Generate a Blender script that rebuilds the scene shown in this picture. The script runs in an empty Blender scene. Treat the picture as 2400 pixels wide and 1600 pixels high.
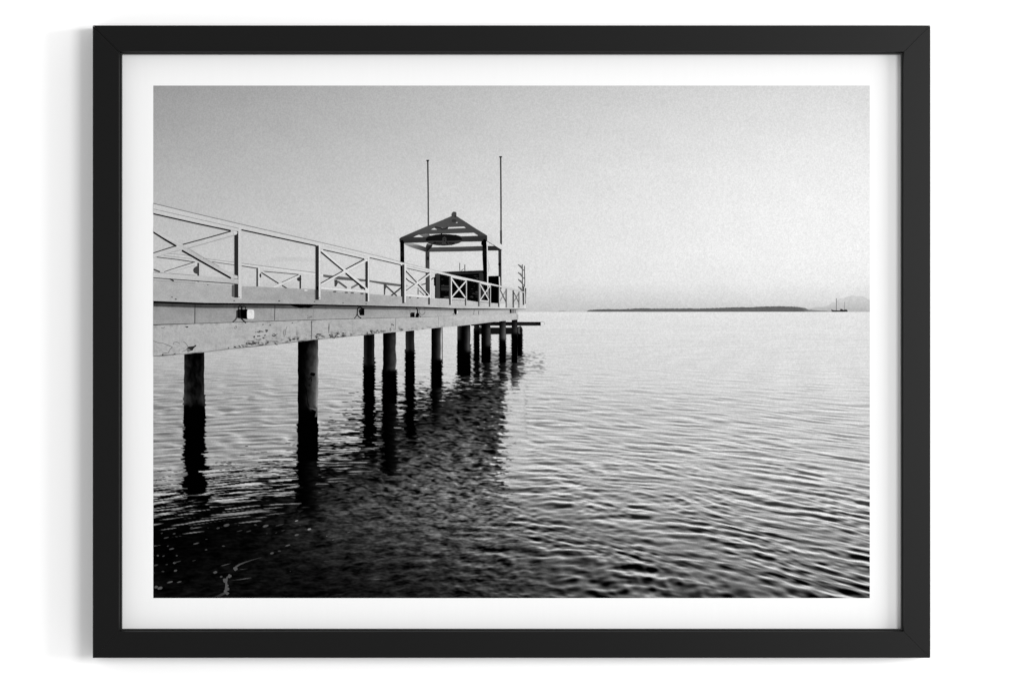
"""A black framed black-and-white print of a jetty, hung on a white wall.

All sizes are read off the photograph in its own pixels (2400 wide) and turned into
metres with S.  The print itself is a flat sheet: its picture is ink on paper, so every
tone below is the true colour of that spot of ink and does not follow the lamps.
"""
import bpy, math, random
import numpy as np
from mathutils import Matrix, Vector
from mathutils.geometry import tessellate_polygon

random.seed(4)
S = 0.0005              # metres per picture pixel: the frame is about 0.98 m wide
DCAM = 4.0              # camera to the front of the frame
DEEP = 70.0             # thickness of the frame
SHEET = 24.0            # how far the mat and print lie behind the front of the frame

sc = bpy.context.scene
COL = sc.collection


def P(px, py, depth):
    """picture position at a given depth behind the front of the frame -> metres"""
    k = (DCAM + depth * S) / DCAM
    return ((px - 1200.0) * S * k, -(DEEP - depth) * S, (800.0 - py) * S * k)

MAT_W = 0.735
POW_B, POW_A = 140.0, 400.0
WORLD_LO, WORLD_HI = 0.21, 1.98

# ------------------------------------------------------------------ noise and the sea's tones

_PERM = np.random.RandomState(7).permutation(256)
_ANG = np.random.RandomState(11).rand(256) * 2 * np.pi
_GX, _GY = np.cos(_ANG), np.sin(_ANG)

def perlin(u, v, seed=0):
    u = u + seed * 37.17; v = v + seed * 91.73
    i = np.floor(u).astype(np.int64); j = np.floor(v).astype(np.int64)
    fu = u - i; fv = v - j
    su = fu * fu * fu * (fu * (fu * 6 - 15) + 10); sv = fv * fv * fv * (fv * (fv * 6 - 15) + 10)
    def g(a, b):
        k = _PERM[(_PERM[(i + a) & 255] + j + b) & 255]
        return _GX[k] * (fu - a) + _GY[k] * (fv - b)
    a = g(0, 0) * (1 - su) + g(1, 0) * su
    b = g(0, 1) * (1 - su) + g(1, 1) * su
    return (a * (1 - sv) + b * sv) * 1.5

def sstep(a, b, x):
    t = np.clip((x - a) / (b - a), 0, 1)
    return t * t * (3 - 2 * t)

def table(xs, ys, rows, x, y):
    """smooth tone from a small table of (y rows) x (x columns)"""
    rows = np.asarray(rows, float); xs = np.asarray(xs, float); ys = np.asarray(ys, float)
    def w(s, q):
        q = np.clip(q, s[0], s[-1]); k = np.clip(np.searchsorted(s, q) - 1, 0, len(s) - 2)
        t = (q - s[k]) / (s[k + 1] - s[k]); return k, t
    a, t = w(xs, x); b, q = w(ys, y)
    return (rows[b, a] * (1 - t) + rows[b, a + 1] * t) * (1 - q) + (rows[b + 1, a] * (1 - t) + rows[b + 1, a + 1] * t) * q

HORIZON = 730.7
# piles as the sea mirrors them: left, right, waterline, end of reflection, tone at left, tone at right
MIRROR = [(431, 480, 985, 1186, 4, 4), (697, 745, 1052, 1205, 4, 26), (852, 878, 897, 1075, 4, 6), (896, 930, 925, 1120, 4, 24),
          (950, 971, 878, 1035, 4, 6), (1011, 1036, 900, 985, 5, 40), (1072, 1103, 866, 912, 8, 34), (1111, 1123, 832, 902, 12, 12),
          (1132, 1150, 838, 902, 14, 40), (1170, 1185, 834, 900, 16, 40), (1199, 1212, 834, 900, 22, 60), (1213, 1224, 830, 840, 12, 12)]

def sea_tone(x, y):
    """tone (0..255) of the printed sea at picture position x, y"""
    h = np.maximum(y - 727.0, 3.0)
    f, xc = 1650.0, 1010.0
    dx = x - xc
    r = np.sqrt(f * f + dx * dx) / h
    X = dx / h
    # slow bending of the wave crests
    wa = perlin(X * 0.9, r * 0.9, 3)
    wb = perlin(X * 2.1, r * 2.2, 4)
    # wave trains: the slope of the water seen along each line of sight
    rng = np.random.RandomState(5)
    N = 76
    lams = 0.026 * (0.80 / 0.026) ** (np.arange(N) / (N - 1.0))
    ths = np.clip(rng.normal(0, 0.62, N), -1.2, 1.2) + 0.10
    phs = rng.rand(N) * 6.2832
    lam_px = 1.2 + h * 0.0335                               # height of the waves that dominate at this distance
    r0 = r + 0.10 * wa + 0.035 * wb + 0.012 * perlin(X * 7, r * 7, 83)
    x0 = X + 0.10 * wb
    H = np.zeros_like(x)
    for it in range(3):
        rr = r0 - np.clip(H, -0.06, 0.06) * 1.0
        S = np.zeros_like(x); W = np.zeros_like(x); Hn = np.zeros_like(x)
        for i in range(N):
            k = 6.2832 / lams[i]
            px = lams[i] * h * h / f                      # its height on the print
            w = (np.exp(-(np.log(px / lam_px) / 0.50) ** 2 / 2) + 0.05 * (px > lam_px)
                 + np.interp(y, [1150, 1330], [0.34, 0.20]) * np.exp(-(np.log(px / (0.40 * lam_px)) / 0.35) ** 2 / 2)) * sstep(1.6, 3.6, px)
            p = k * (np.cos(ths[i]) * rr + 1.15 * np.sin(ths[i]) * x0) + phs[i]
            S += w * np.sin(p)
            Hn += w * np.cos(p) / k
            W += w * w
        nrm = np.sqrt(np.maximum(W, 0.02) / 2)
        H = Hn / nrm * 0.25
    S = S / nrm
    group = perlin(X * 2.6, r * 2.3, 81) + 0.6 * perlin(X * 6.0, r * 4.5, 82)
    S = S * np.clip(1.0 + 0.5 * group, 0.45, 1.6) + 0.16 * perlin(X * 30, r * 42, 84)
    # long thin streaks under the pier
    rs = np.sqrt(1450.0 ** 2 + dx * dx) / h * 1.15
    T = (0.85 * perlin(X * 4.8 + wb, rs * 29.0 + wa * 1.2, 70) + 0.85 * perlin(X * 8.0, rs * 43.0 + wb, 71) + 0.30 * perlin(X * 2.2, rs * 6.0, 72)) / 0.75
    # short ripple used by the mirror images
    R1 = perlin(X * 9 + wa, r * 9.0 + wb, 50) + 0.6 * perlin(X * 22, r * 20, 51)
    wob = np.clip(S * 0.6 + R1 * 0.7, -1.6, 1.6)

    xs = [359, 600, 800, 1000, 1250, 1500, 1750, 2038]
    ys = [731, 745, 800, 850, 900, 950, 1000, 1050, 1100, 1150, 1200, 1250, 1300, 1350, 1400]
    base = table(xs, ys, [
        [202, 207, 214, 228, 236, 241, 244, 246],
        [198, 204, 212, 222, 231, 236, 240, 243],
        [192, 200, 210, 218, 225, 230, 233, 237],
        [186, 194, 206, 213, 219, 224, 229, 235],
        [172, 178, 194, 206, 213, 218, 224, 232],
        [166, 172, 184, 198, 200, 203, 211, 220],
        [164, 168, 178, 190, 196, 198, 206, 214],
        [162, 165, 172, 182, 192, 194, 202, 208],
        [158, 160, 165, 172, 184, 188, 192, 200],
        [150, 150, 150, 150, 160, 172, 180, 190],
        [140, 130, 120, 110, 138, 158, 168, 180],
        [90, 80, 80, 90, 116, 140, 150, 164],
        [50, 50, 60, 70, 98, 124, 140, 150],
        [32, 36, 46, 58, 80, 104, 122, 134],
        [28, 30, 40, 50, 66, 86, 104, 118]], x, y)
    amp = table([359, 800, 1250, 2038], [731, 800, 860, 900, 950, 1000, 1100, 1200, 1300, 1400], [
        [2, 2, 2, 2], [3, 3, 3, 3], [5, 5, 5, 5], [11, 11, 10, 9], [15, 16, 18, 17], [19, 20, 25, 25], [20, 20, 36, 38],
        [20, 20, 44, 48], [18, 22, 40, 50], [12, 16, 27, 44]], x, y)
    n = np.clip(S, -2.2, 2.2)
    bright = np.where(n > 0, np.abs(n) ** 1.15, -np.abs(n) ** 1.05 * 1.0)
    L = base + 1.18 * amp * bright
    L = np.where(L > 212, 212 + (L - 212) * 0.72, L)

    # --- mirror image of the pier -------------------------------------------------
    bx = [340, 430, 470, 600, 700, 760, 850, 900, 1000, 1060, 1110, 1200]
    by = [1142, 1128, 1118, 1094, 1058, 1012, 955, 926, 900, 894, 884, 872]
    fall = [120, 122, 120, 122, 128, 140, 150, 130, 80, 48, 34, 28]
    edge = np.interp(x, bx, by); reach = np.interp(x, bx, fall)
    dist = (y - edge) / reach
    Tm = T * np.interp(x, [850, 1000], [1, 0.55]) + R1 * np.interp(x, [850, 1000], [0.15, 0.6])
    thr = np.interp(dist, [-0.45, -0.15, 0.1, 0.5, 1.0, 1.25], [-1.4, -0.75, -0.22, 0.22, 0.72, 1.5])
    lit = sstep(-0.22, 0.22, Tm - thr)
    # mottled small ripples inside the dark reflection
    ku = np.interp(y, [860, 1100, 1250, 1400], [5.5, 9.5, 9, 7])
    m1 = perlin(x / 23.0 + 1.2 * wa + 0.5 * perlin(x / 30., y / 12., 65), y / 4.6 + 0.9 * perlin(x / 26., y / 9., 64) + 0.012 * (x - 1000) * (y - 1180) / 200., 60)
    m2 = perlin(x / 9.0, y / 3.2 + 0.6 * perlin(x / 15., y / 7., 66), 61)
    m3 = perlin(x / 44.0, y / 16.0, 62)
    side = sstep(7, -7, x + wob * 7 + m1 * np.interp(y, [880, 1000, 1150], [8, 20, 34]) + m2 * np.interp(y, [880, 1000, 1150], [6, 18, 26]) - np.interp(y, [860, 1000, 1120, 1200, 1300, 1400], [1184, 1180, 1176, 1180, 1205, 1240])
                 - np.interp(y, [1120, 1200, 1400], [0, 20, 60]) * (0.4 + 0.8 * perlin(X * 5, r * 6, 77)))
    soft = np.interp(y, [1100, 1180, 1300, 1400], [0, 0.35, 0.85, 1.0])
    side_soft = sstep(1420, 1080, x + 40 * S)
    side = side * (1 - soft) + np.maximum(side * 0.4, side_soft) * soft
    dark = table([359, 600, 700, 800, 950, 1050, 1180, 1300], [860, 900, 950, 1000, 1050, 1100, 1150, 1200, 1250, 1300, 1350, 1400], [
        [6, 6, 6, 6, 8, 16, 46, 46],
        [6, 6, 6, 6, 8, 22, 56, 60],
        [6, 6, 6, 6, 16, 44, 66, 70],
        [6, 6, 6, 6, 34, 56, 64, 74],
        [6, 6, 6, 10, 54, 74, 78, 90],
        [5, 5, 8, 22, 64, 84, 92, 100],
        [6, 8, 16, 44, 74, 92, 100, 108],
        [8, 16, 34, 56, 74, 90, 98, 104],
        [7, 16, 34, 48, 64, 78, 88, 96],
        [7, 18, 28, 36, 50, 62, 72, 82],
        [14, 20, 22, 27, 38, 48, 58, 68],
        [18, 18, 18, 24, 34, 44, 54, 60]], x, y)
    calm = np.interp(y, [1080, 1200, 1400], [1.0, 0.8, 0.62])
    mott = calm * (0.60 * m1 + 0.32 * m2) + 0.30 * m3 + np.interp(y, [1100, 1220, 1400], [0.05, 0.16, 0.26]) * np.interp(x, [600, 1150], [0.25, 1.0]) * S
    mott = np.clip(mott, -0.85, 1.6)
    D = dark * 1.04 * (1 + 1.2 * mott)
    gl = sstep(0.60 - 0.22 * sstep(1080, 1180, x), 0.85, m1 * 0.55 + m2 * 0.6 + 0.22 * R1) * np.interp(y, [880, 1000, 1130, 1200], [1, 1, 0.5, 0.0]) * sstep(800, 950, x)
    D = D + gl * (64 + 50 * sstep(1080, 1180, x))
    bl = sstep(0.22, 0.5, -m1) * np.interp(y, [880, 1150, 1250], [0.75, 0.65, 0.0])
    D = D * (1 - bl * 0.8)
    lit_tone = np.clip(np.interp(x, [359, 1000], [168, 190]) + 22 * S, 60, 222) * np.interp(dist, [-0.2, 0.5, 1.0], [1.06, 1.02, 0.72])
    under = D * (1 - lit) + lit_tone * lit
    inside = side * sstep(-0.46, -0.44, dist)
    inside = np.where((lit >= 0.999) & (dist < 0.15), 0, inside)
    L = L * (1 - inside) + under * inside
    # pale reflection of the kerb to the right of it
    pale = sstep(14, -10, x + wob * 10 + 10 * m1 - 1234) * sstep(-6, 6, x + wob * 5 - 1184) * sstep(880, 905, y + 8 * wob) * (1 - sstep(1060, 1140, y))
    L = L + pale * (np.interp(y, [880, 1000, 1140], [210, 202, 192]) + 9 * m2 + 9 * m1 - L) * 0.55
    em = np.exp(-((x + wob * 4 - 1232) / 3.0) ** 2) * sstep(895, 905, y) * (1 - sstep(980, 1060, y)) * (0.5 + m2)
    L = L - 45 * np.clip(em, 0, 1)
    # landing stage
    st = sstep(-6, 4, x + 5 * wob - 1106) * sstep(6, -6, x + 5 * wob - 1226) * sstep(818, 832, y + 5 * wob) * (1 - sstep(876, 902, y))
    L = L + st * (112 + 120 * m1 + 50 * m2 - L) * 0.85
    bm = sstep(-4, 4, x - 1226) * sstep(5, -5, x + 5 * wob - 1275) * sstep(820, 832, y + 5 * wob) * (1 - sstep(860, 886, y))
    L = L + bm * sstep(0.0, 0.5, m1 + 0.6 * m2 + 0.12) * -62
    # piles
    for (a, b, y0, y1, t0, t1) in MIRROR:
        s = sstep(y0 - 10, y1, y)
        wd = wob * (1.0 + 11.0 * s) * (b - a) / 46.0 + wob * 1.2
        xx = x + wd
        grow = 1.5 * s
        m = sstep(a - 2 - grow, a + 1 - grow, xx) * sstep(b + 2 + grow, b - 1 + grow, xx)
        fade = 1 - sstep(-26, 26, (y - y1) + 22 * wob)
        if t1 > 16:
            fade = fade * 1.0
        m = m * fade * (y > y0 - 60)
        tt = np.clip((x - a) / (b - a), 0, 1)
        tone = t0 + (t1 - t0) * tt ** 1.6 * (1 + 0.8 * m1)
        L = L * (1 - m) + tone * m
    # drifting pale ripple bands far out
    far = np.exp(-((y - 790) / 55.0) ** 2)
    L = L + far * 5 * perlin(x / 260.0, y / 5.5, 90) + 4 * far * perlin(x / 90.0, y / 3.0, 91)
    return np.clip(L, 3, 250)


# ------------------------------------------------------------------ materials
def new_mat(name):
    m = bpy.data.materials.new(name)
    m.use_nodes = True
    nt = m.node_tree
    nt.nodes.clear()
    return m, nt, nt.nodes, nt.links


def mat_ink():
    m, nt, N, L = new_mat('ink_on_paper')
    out = N.new('ShaderNodeOutputMaterial')
    dif = N.new('ShaderNodeBsdfDiffuse')
    dif.inputs['Roughness'].default_value = 0.0
    at = N.new('ShaderNodeAttribute'); at.attribute_name = 'ink'
    tc = N.new('ShaderNodeTexCoord')
    no = N.new('ShaderNodeTexNoise'); no.inputs['Scale'].default_value = 720; no.inputs['Detail'].default_value = 1.5
    no2 = N.new('ShaderNodeTexNoise'); no2.inputs['Scale'].default_value = 210; no2.inputs['Detail'].default_value = 2
    L.new(tc.outputs['Object'], no.inputs['Vector']); L.new(tc.outputs['Object'], no2.inputs['Vector'])

    def math_(op, a, b):
        n = N.new('ShaderNodeMath'); n.operation = op
        for k, v in ((0, a), (1, b)):
            if isinstance(v, (int, float)):
                n.inputs[k].default_value = v
            else:
                L.new(v, n.inputs[k])
        return n.outputs[0]
    g = math_('ADD', math_('MULTIPLY', math_('SUBTRACT', no.outputs['Fac'], 0.5), 0.20),
              math_('MULTIPLY', math_('SUBTRACT', no2.outputs['Fac'], 0.5), 0.035))
    # film grain: strongest in the mid greys
    v = math_('MULTIPLY', at.outputs['Fac'], math_('ADD', g, 1.0))
    v = math_('MULTIPLY', math_('POWER', math_('MAXIMUM', v, 0.0), 2.2), INK_SCALE)
    cc = N.new('ShaderNodeCombineColor')
    for i in range(3):
        L.new(v, cc.inputs[i])
    L.new(cc.outputs[0], dif.inputs['Color'])
    L.new(dif.outputs[0], out.inputs[0])
    return m


def mat_principled(name, color, rough, spec, bump=None, streak=None):
    m, nt, N, L = new_mat(name)
    out = N.new('ShaderNodeOutputMaterial')
    b = N.new('ShaderNodeBsdfPrincipled')
    b.inputs['Base Color'].default_value = (*color, 1)
    b.inputs['Roughness'].default_value = rough
    b.inputs['Specular IOR Level'].default_value = spec
    tc = N.new('ShaderNodeTexCoord')
    if bump:
        no = N.new('ShaderNodeTexNoise'); no.inputs['Scale'].default_value = bump[0]; no.inputs['Detail'].default_value = 3
        L.new(tc.outputs['Object'], no.inputs['Vector'])
        bp = N.new('ShaderNodeBump'); bp.inputs['Strength'].default_value = bump[1]; bp.inputs['Distance'].default_value = 0.0004
        L.new(no.outputs['Fac'], bp.inputs['Height'])
        L.new(bp.outputs[0], b.inputs['Normal'])
    if streak:
        # faint slanting laid lines in the paper, broken up by noise
        mp = N.new('ShaderNodeMapping'); mp.inputs['Rotation'].default_value = (0, math.radians(-8), 0)
        mp.inputs['Scale'].default_value = (1, 1, 0.08)
        L.new(tc.outputs['Object'], mp.inputs['Vector'])
        no = N.new('ShaderNodeTexNoise'); no.inputs['Scale'].default_value = 330; no.inputs['Detail'].default_value = 2
        L.new(mp.outputs[0], no.inputs['Vector'])
        no2 = N.new('ShaderNodeTexNoise'); no2.inputs['Scale'].default_value = 9
        L.new(tc.outputs['Object'], no2.inputs['Vector'])
        mix = N.new('ShaderNodeMix'); mix.data_type = 'RGBA'
        a = [c * (1 - streak) for c in color]; d = [min(1, c * (1 + streak)) for c in color]
        mix.inputs[6].default_value = (*a, 1); mix.inputs[7].default_value = (*d, 1)
        mm = N.new('ShaderNodeMath'); mm.operation = 'MULTIPLY_ADD'
        L.new(no2.outputs['Fac'], mm.inputs[0]); mm.inputs[1].default_value = 0.3
        L.new(no.outputs['Fac'], mm.inputs[2])
        L.new(mm.outputs[0], mix.inputs[0])
        L.new(mix.outputs[2], b.inputs['Base Color'])
    L.new(b.outputs[0], out.inputs[0])
    return m


INK_SCALE = MAT_W * 0.93
M_INK = mat_ink()
M_FRAME = mat_principled('black_satin_paint', (0.0016, 0.0016, 0.0016), 0.39, 0.285, bump=(900, 0.03))
M_LIP = mat_principled('black_inner_edge', (0.010, 0.0105, 0.0102), 0.6, 0.3)
M_MAT = mat_principled('white_mat_paper', (MAT_W, MAT_W, MAT_W), 0.9, 0.0, streak=0.012)
M_WALL = mat_principled('white_wall_paint', (0.96, 0.96, 0.96), 0.9, 0.0)


# ------------------------------------------------------------------ objects
def link(name, me, mat, parent=None):
    o = bpy.data.objects.new(name, me)
    COL.objects.link(o)
    if mat:
        me.materials.append(mat)
    if parent is not None:
        o.parent = parent
        if parent.parent is None:
            o.matrix_parent_inverse = Matrix.Translation(parent.location).inverted()
    return o


def paper_gain(x):
    """the lamps light the right of the sheet a little more than the left"""
    return np.interp(x, [359, 2038], [0.955, 1.035])


class Ink:
    """flat printed shapes: polygons with a tone (0..255) at every corner"""
    laid = []                      # (box, layer) of every shape printed so far: later ink lies over earlier ink

    def __init__(self):
        self.v, self.f, self.t = [], [], []

    def add(self, pts, tones, faces):
        n = len(self.v)
        q = np.asarray(pts)
        x0, y0 = q.min(0) - 0.5
        x1, y1 = q.max(0) + 0.5
        level = 1 + max([lv for (a, b_, c, d, lv) in Ink.laid if a < x1 and c > x0 and b_ < y1 and d > y0], default=0)
        Ink.laid.append((x0, y0, x1, y1, level))
        lift = (0.15 + 0.016 * level) * S
        for (x, y), t in zip(pts, tones):
            p = P(min(max(x, 359.2), 2038.5), min(max(y, 201.0), 1400.5), SHEET)
            self.v.append((p[0], p[1] - lift, p[2]))
            g = paper_gain(x)
            self.t.append(max(t, 2.0) / 255.0 / g ** (1 / 2.2))
        self.f += [tuple(n + i for i in f) for f in faces]

    def poly(self, pts, tone):
        tones = list(tone) if isinstance(tone, (list, tuple)) else [tone] * len(pts)
        tris = tessellate_polygon([[Vector((x, y, 0)) for x, y in pts]])
        self.add(pts, tones, tris)

    def line(self, pts, w, tone, w2=None):
        """a stroke along a polyline, w wide (w2 at its far end)"""
        w2 = w if w2 is None else w2
        n = len(pts)
        vs, fs = [], []
        for i, (x, y) in enumerate(pts):
            a = pts[max(i - 1, 0)]; b = pts[min(i + 1, n - 1)]
            dx, dy = b[0] - a[0], b[1] - a[1]
            q = math.hypot(dx, dy) or 1
            ww = (w + (w2 - w) * i / (n - 1)) / 2
            vs += [(x - dy / q * ww, y + dx / q * ww), (x + dy / q * ww, y - dx / q * ww)]
            if i:
                k = 2 * i
                fs.append((k - 2, k - 1, k + 1, k))
        tones = []
        for i in range(n):
            t = tone[i] if isinstance(tone, (list, tuple)) else tone
            tones += [t, t]
        self.add(vs, tones, fs)

    def rect(self, x0, y0, x1, y1, tone):
        self.poly([(x0, y0), (x1, y0), (x1, y1), (x0, y1)], tone)

    def dot(self, x, y, rx, ry, tone, rot=0.0, n=12, rough=0.0):
        c, s_ = math.cos(rot), math.sin(rot)
        pts = []
        for i in range(n):
            a = 2 * math.pi * i / n
            q = 1 + rough * random.uniform(-1, 1)
            u, v = rx * math.cos(a) * q, ry * math.sin(a) * q
            pts.append((x + u * c - v * s_, y + u * s_ + v * c))
        self.poly(pts, tone)

    def grid(self, nx, ny, pos, tone):
        """pos(u, v) -> x, y and tone(x, y, u, v), all on arrays, u and v from 0 to 1"""
        U, V = np.meshgrid(np.linspace(0, 1, nx + 1), np.linspace(0, 1, ny + 1))
        X, Y = pos(U, V)
        T = np.broadcast_to(tone(X, Y, U, V), X.shape)
        w = nx + 1
        faces = [(j * w + i, j * w + i + 1, (j + 1) * w + i + 1, (j + 1) * w + i) for j in range(ny) for i in range(nx)]
        self.add(list(zip(X.ravel(), Y.ravel())), list(T.ravel()), faces)

    def build(self, name, parent):
        me = bpy.data.meshes.new(name)
        me.from_pydata(self.v, [], self.f)
        me.attributes.new('ink', 'FLOAT', 'POINT').data.foreach_set('value', np.asarray(self.t, np.float32))
        me.update()
        return link(name, me, M_INK, parent)


def fast_grid(name, xs, ys, T, depth, parent):
    """a dense flat grid with one tone per vertex"""
    X, Y = np.meshgrid(xs, ys)
    k = (DCAM + depth * S) / DCAM
    co = np.stack([(X - 1200.0) * S * k, np.full_like(X, -(DEEP - depth) * S), (800.0 - Y) * S * k], axis=-1).reshape(-1, 3)
    nx, ny = len(xs), len(ys)
    i, j = np.meshgrid(np.arange(nx - 1), np.arange(ny - 1))
    a = (j * nx + i).ravel()
    q = np.stack([a, a + nx, a + nx + 1, a + 1], axis=1).astype(np.int32)
    me = bpy.data.meshes.new(name)
    me.vertices.add(len(co)); me.vertices.foreach_set('co', co.astype(np.float32).ravel())
    me.loops.add(q.size); me.loops.foreach_set('vertex_index', q.ravel())
    me.polygons.add(len(q)); me.polygons.foreach_set('loop_start', np.arange(0, q.size, 4, dtype=np.int32))
    ink = np.maximum(T, 2.0) / 255.0 / paper_gain(X) ** (1 / 2.2)
    me.attributes.new('ink', 'FLOAT', 'POINT').data.foreach_set('value', ink.astype(np.float32).ravel())
    me.update(calc_edges=True)
    return link(name, me, M_INK, parent)


# ------------------------------------------------------------------ wall and frame
def plain_mesh(name, verts, faces, mat, parent=None):
    me = bpy.data.meshes.new(name)
    me.from_pydata(verts, [], faces)
    me.update()
    return link(name, me, mat, parent)


wall = plain_mesh('wall', [(-5, 0, -3), (5, 0, -3), (5, 0, 3), (-5, 0, 3)], [(0, 1, 2, 3)], M_WALL)
wall['kind'] = 'structure'

root = bpy.data.objects.new('framed_print', None)
COL.objects.link(root)
root.location = (P(1199, 800, 70)[0], 0.0, P(1199, 1541, 70)[2])
root['label'] = 'black framed monochrome print of a jetty over the sea, hung on a white wall'
root['category'] = 'framed print'

OUT = (217.2, 60.0, 2180.6, 1540.8)       # outer edge of the frame front: left, top, right, bottom


def rail(side, gap_a, gap_b):
    """one mitred rail; u runs from the outer edge inwards, d is depth behind the front"""
    prof = [(0.0, DEEP - 0.4), (0.0, 1.4), (1.2, 0.0), (61.4, 0.0), (63.4, 3.6), (63.4, 40.0), (58.0, 44.0), (58.0, DEEP - 0.4)]
    l, t, r, b = OUT
    va, vb = [], []
    for u, d in prof:
        if side == 'top':
            a, c = (l + u + gap_a, t + u), (r - u - gap_b, t + u)
        elif side == 'bottom':
            a, c = (l + u + gap_a, b - u), (r - u - gap_b, b - u)
        elif side == 'left':
            a, c = (l + u, t + u + gap_a), (l + u, b - u - gap_b)
        else:
            a, c = (r - u, t + u + gap_a), (r - u, b - u - gap_b)
        # the frame is square-edged: no widening with depth
        for lst, q in ((va, a), (vb, c)):
            lst.append(((q[0] - 1200) * S, -(DEEP - d) * S, (800 - q[1]) * S))
    n = len(prof)
    flip = side in ('top', 'right')
    faces = [(i, (i + 1) % n, n + (i + 1) % n, n + i) for i in range(n)] + [tuple(range(n))[::-1], tuple(range(n, 2 * n))]
    if flip:
        faces = [f[::-1] for f in faces]
    o = plain_mesh('rail', va + vb, faces, M_FRAME, root)
    return o


rail('top', 0.55, 0.5)
rail('bottom', 0.05, 0.35)
rail('left', 0.55, 0.05)
rail('right', 0.5, 0.35)


def ring(name, outer, inner, d0, d1, mat, bevel=0.0):
    """a flat rectangular ring with front at depth d0 and back at depth d1 (no perspective widening)"""
    def q(x, y, d):
        return ((x - 1200) * S, -(DEEP - d) * S, (800 - y) * S)

    def corners(bx):
        l, t, r, b = bx
        return [(l, t), (r, t), (r, b), (l, b)]
    rows = [[q(x, y, d1) for x, y in corners(outer)], [q(x, y, d0) for x, y in corners(outer)],
            [q(x, y, d0) for x, y in corners(inner)], [q(x, y, d1) for x, y in corners(inner)]]
    v = [p for row in rows for p in row]
    f = []
    for a in range(3):
        for i in range(4):
            j = (i + 1) % 4
            f.append((a * 4 + i, a * 4 + j, (a + 1) * 4 + j, (a + 1) * 4 + i))
    for i in range(4):
        j = (i + 1) % 4
        f.append((12 + i, 12 + j, j, i))
    return plain_mesh(name, v, f, mat, root)


l, t, r, b = OUT
lip_out = (l + 64.4, t + 64.4, r - 64.4, b - 64.4)
kl = (DCAM + (SHEET - 1.0) * S) / DCAM            # the lip's own thickness shows as part of the dark line round the mat
lip_in = tuple(c + (v - c) * kl for v, c in zip((286.9, 128.9, 2110.8, 1472.0), (1200, 800, 1200, 800)))
ring('inner_lip', lip_out, lip_in, 7.0, SHEET - 1.0, M_LIP)

# mat board: a sheet with a window in which the print lies flush
PRINT = (359.2, 201.0, 2038.5, 1400.5)
mat_v, mat_f = [], []
mo = (l + 60.0, t + 60.0, r - 60.0, b - 60.0)
for bx in (mo, PRINT):
    x0, y0, x1, y1 = bx
    mat_v += [P(x0, y0, SHEET), P(x1, y0, SHEET), P(x1, y1, SHEET), P(x0, y1, SHEET)]
for i in range(4):
    j = (i + 1) % 4
    mat_f.append((i, 4 + i, 4 + j, j))
plain_mesh('mat', mat_v, mat_f, M_MAT, root)

# ------------------------------------------------------------------ the print: the sheet with its sky
sx = np.linspace(PRINT[0], PRINT[2], 300); sy = np.concatenate([np.linspace(PRINT[1], 732, 110), [760, PRINT[3]]])
SX, SY = np.meshgrid(sx, sy)
sky = table([359, 600, 900, 1200, 1500, 1800, 2038], [201, 300, 400, 500, 600, 660, 700, 731, 1400], [
    [160, 171, 186, 200, 212, 222, 227],
    [172, 180, 194, 208, 221, 232, 237],
    [184, 191, 205, 218, 230, 241, 246],
    [194, 201, 214, 226, 236, 247, 251],
    [202, 208, 219, 229, 238, 247, 251],
    [203, 208, 218, 227, 235, 242, 245],
    [202, 206, 212, 212, 219, 227, 230],
    [198, 202, 206, 199, 203, 209, 214],
    [198, 202, 206, 199, 203, 209, 214]], SX, SY)
arc = SY - (607 + ((SX - 680) / 60.0) ** 2 * 3.2)
sky -= 20 * np.exp(-(arc / 3.5) ** 2) * np.exp(-((SX - 685) / 42.0) ** 2)
sky -= 9 * np.exp(-((SY - 668) / 9.0) ** 2) * np.exp(-((SX - 660) / 60.0) ** 2)
sky += 2.2 * perlin(SX / 90.0, SY / 60.0, 5)
sheet = fast_grid('photo_print', sx, sy, sky, SHEET, root)

# ------------------------------------------------------------------ printed sea
gx = np.linspace(PRINT[0], PRINT[2], 1061); gy = np.linspace(HORIZON, PRINT[3], 500)
GX2, GY2 = np.meshgrid(gx, gy)
fast_grid('printed_sea', gx, gy, sea_tone(GX2, GY2), SHEET - 0.1, sheet)


# zoomed views of the photograph that the shapes below were read from
def view(x0, y0, k):
    return lambda *uv: [(x0 + u / k, y0 + v / k) for u, v in uv]


A = view(350, 440, 5.2267); B = view(700, 540, 7.84); C = view(900, 460, 6.533); D = view(900, 600, 6.0308)
E = view(350, 660, 6.533); F = view(640, 660, 6.533); G = view(1240, 640, 2.868); K = view(1860, 660, 11.76)
Q1 = view(350, 800, 3.92); Q3 = view(350, 1040, 3.92); NR = view(980, 640, 8.4); SG = view(970, 520, 13.067)

# ------------------------------------------------------------------ far shore and boat
ink = Ink()
top = K((-180, 800), (480, 748), (560, 705), (640, 698), (720, 690), (800, 708), (870, 690), (930, 660), (1000, 632), (1030, 600), (1065, 568), (1110, 572), (1160, 565),
        (1230, 500), (1262, 478), (1300, 465), (1340, 482), (1380, 470), (1450, 430), (1550, 395), (1640, 385), (1700, 398), (1760, 412), (1830, 405), (1900, 410), (2000, 450), (2095, 502))
tx = np.array([p[0] for p in top]); ty = np.array([p[1] for p in top])


def hill(U, V):
    X = tx[0] + (2038.5 - tx[0]) * U
    Y0 = np.interp(X, tx, ty)
    return X, Y0 + (HORIZON - Y0) * V


ink.grid(90, 10, hill, lambda X, Y, U, V: np.interp(Y, [692, 705, 720, 731], [216, 209, 197, 186]) + 5 * perlin(X / 9, Y / 9, 7))
ink.build('printed_mountain', sheet)

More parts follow.
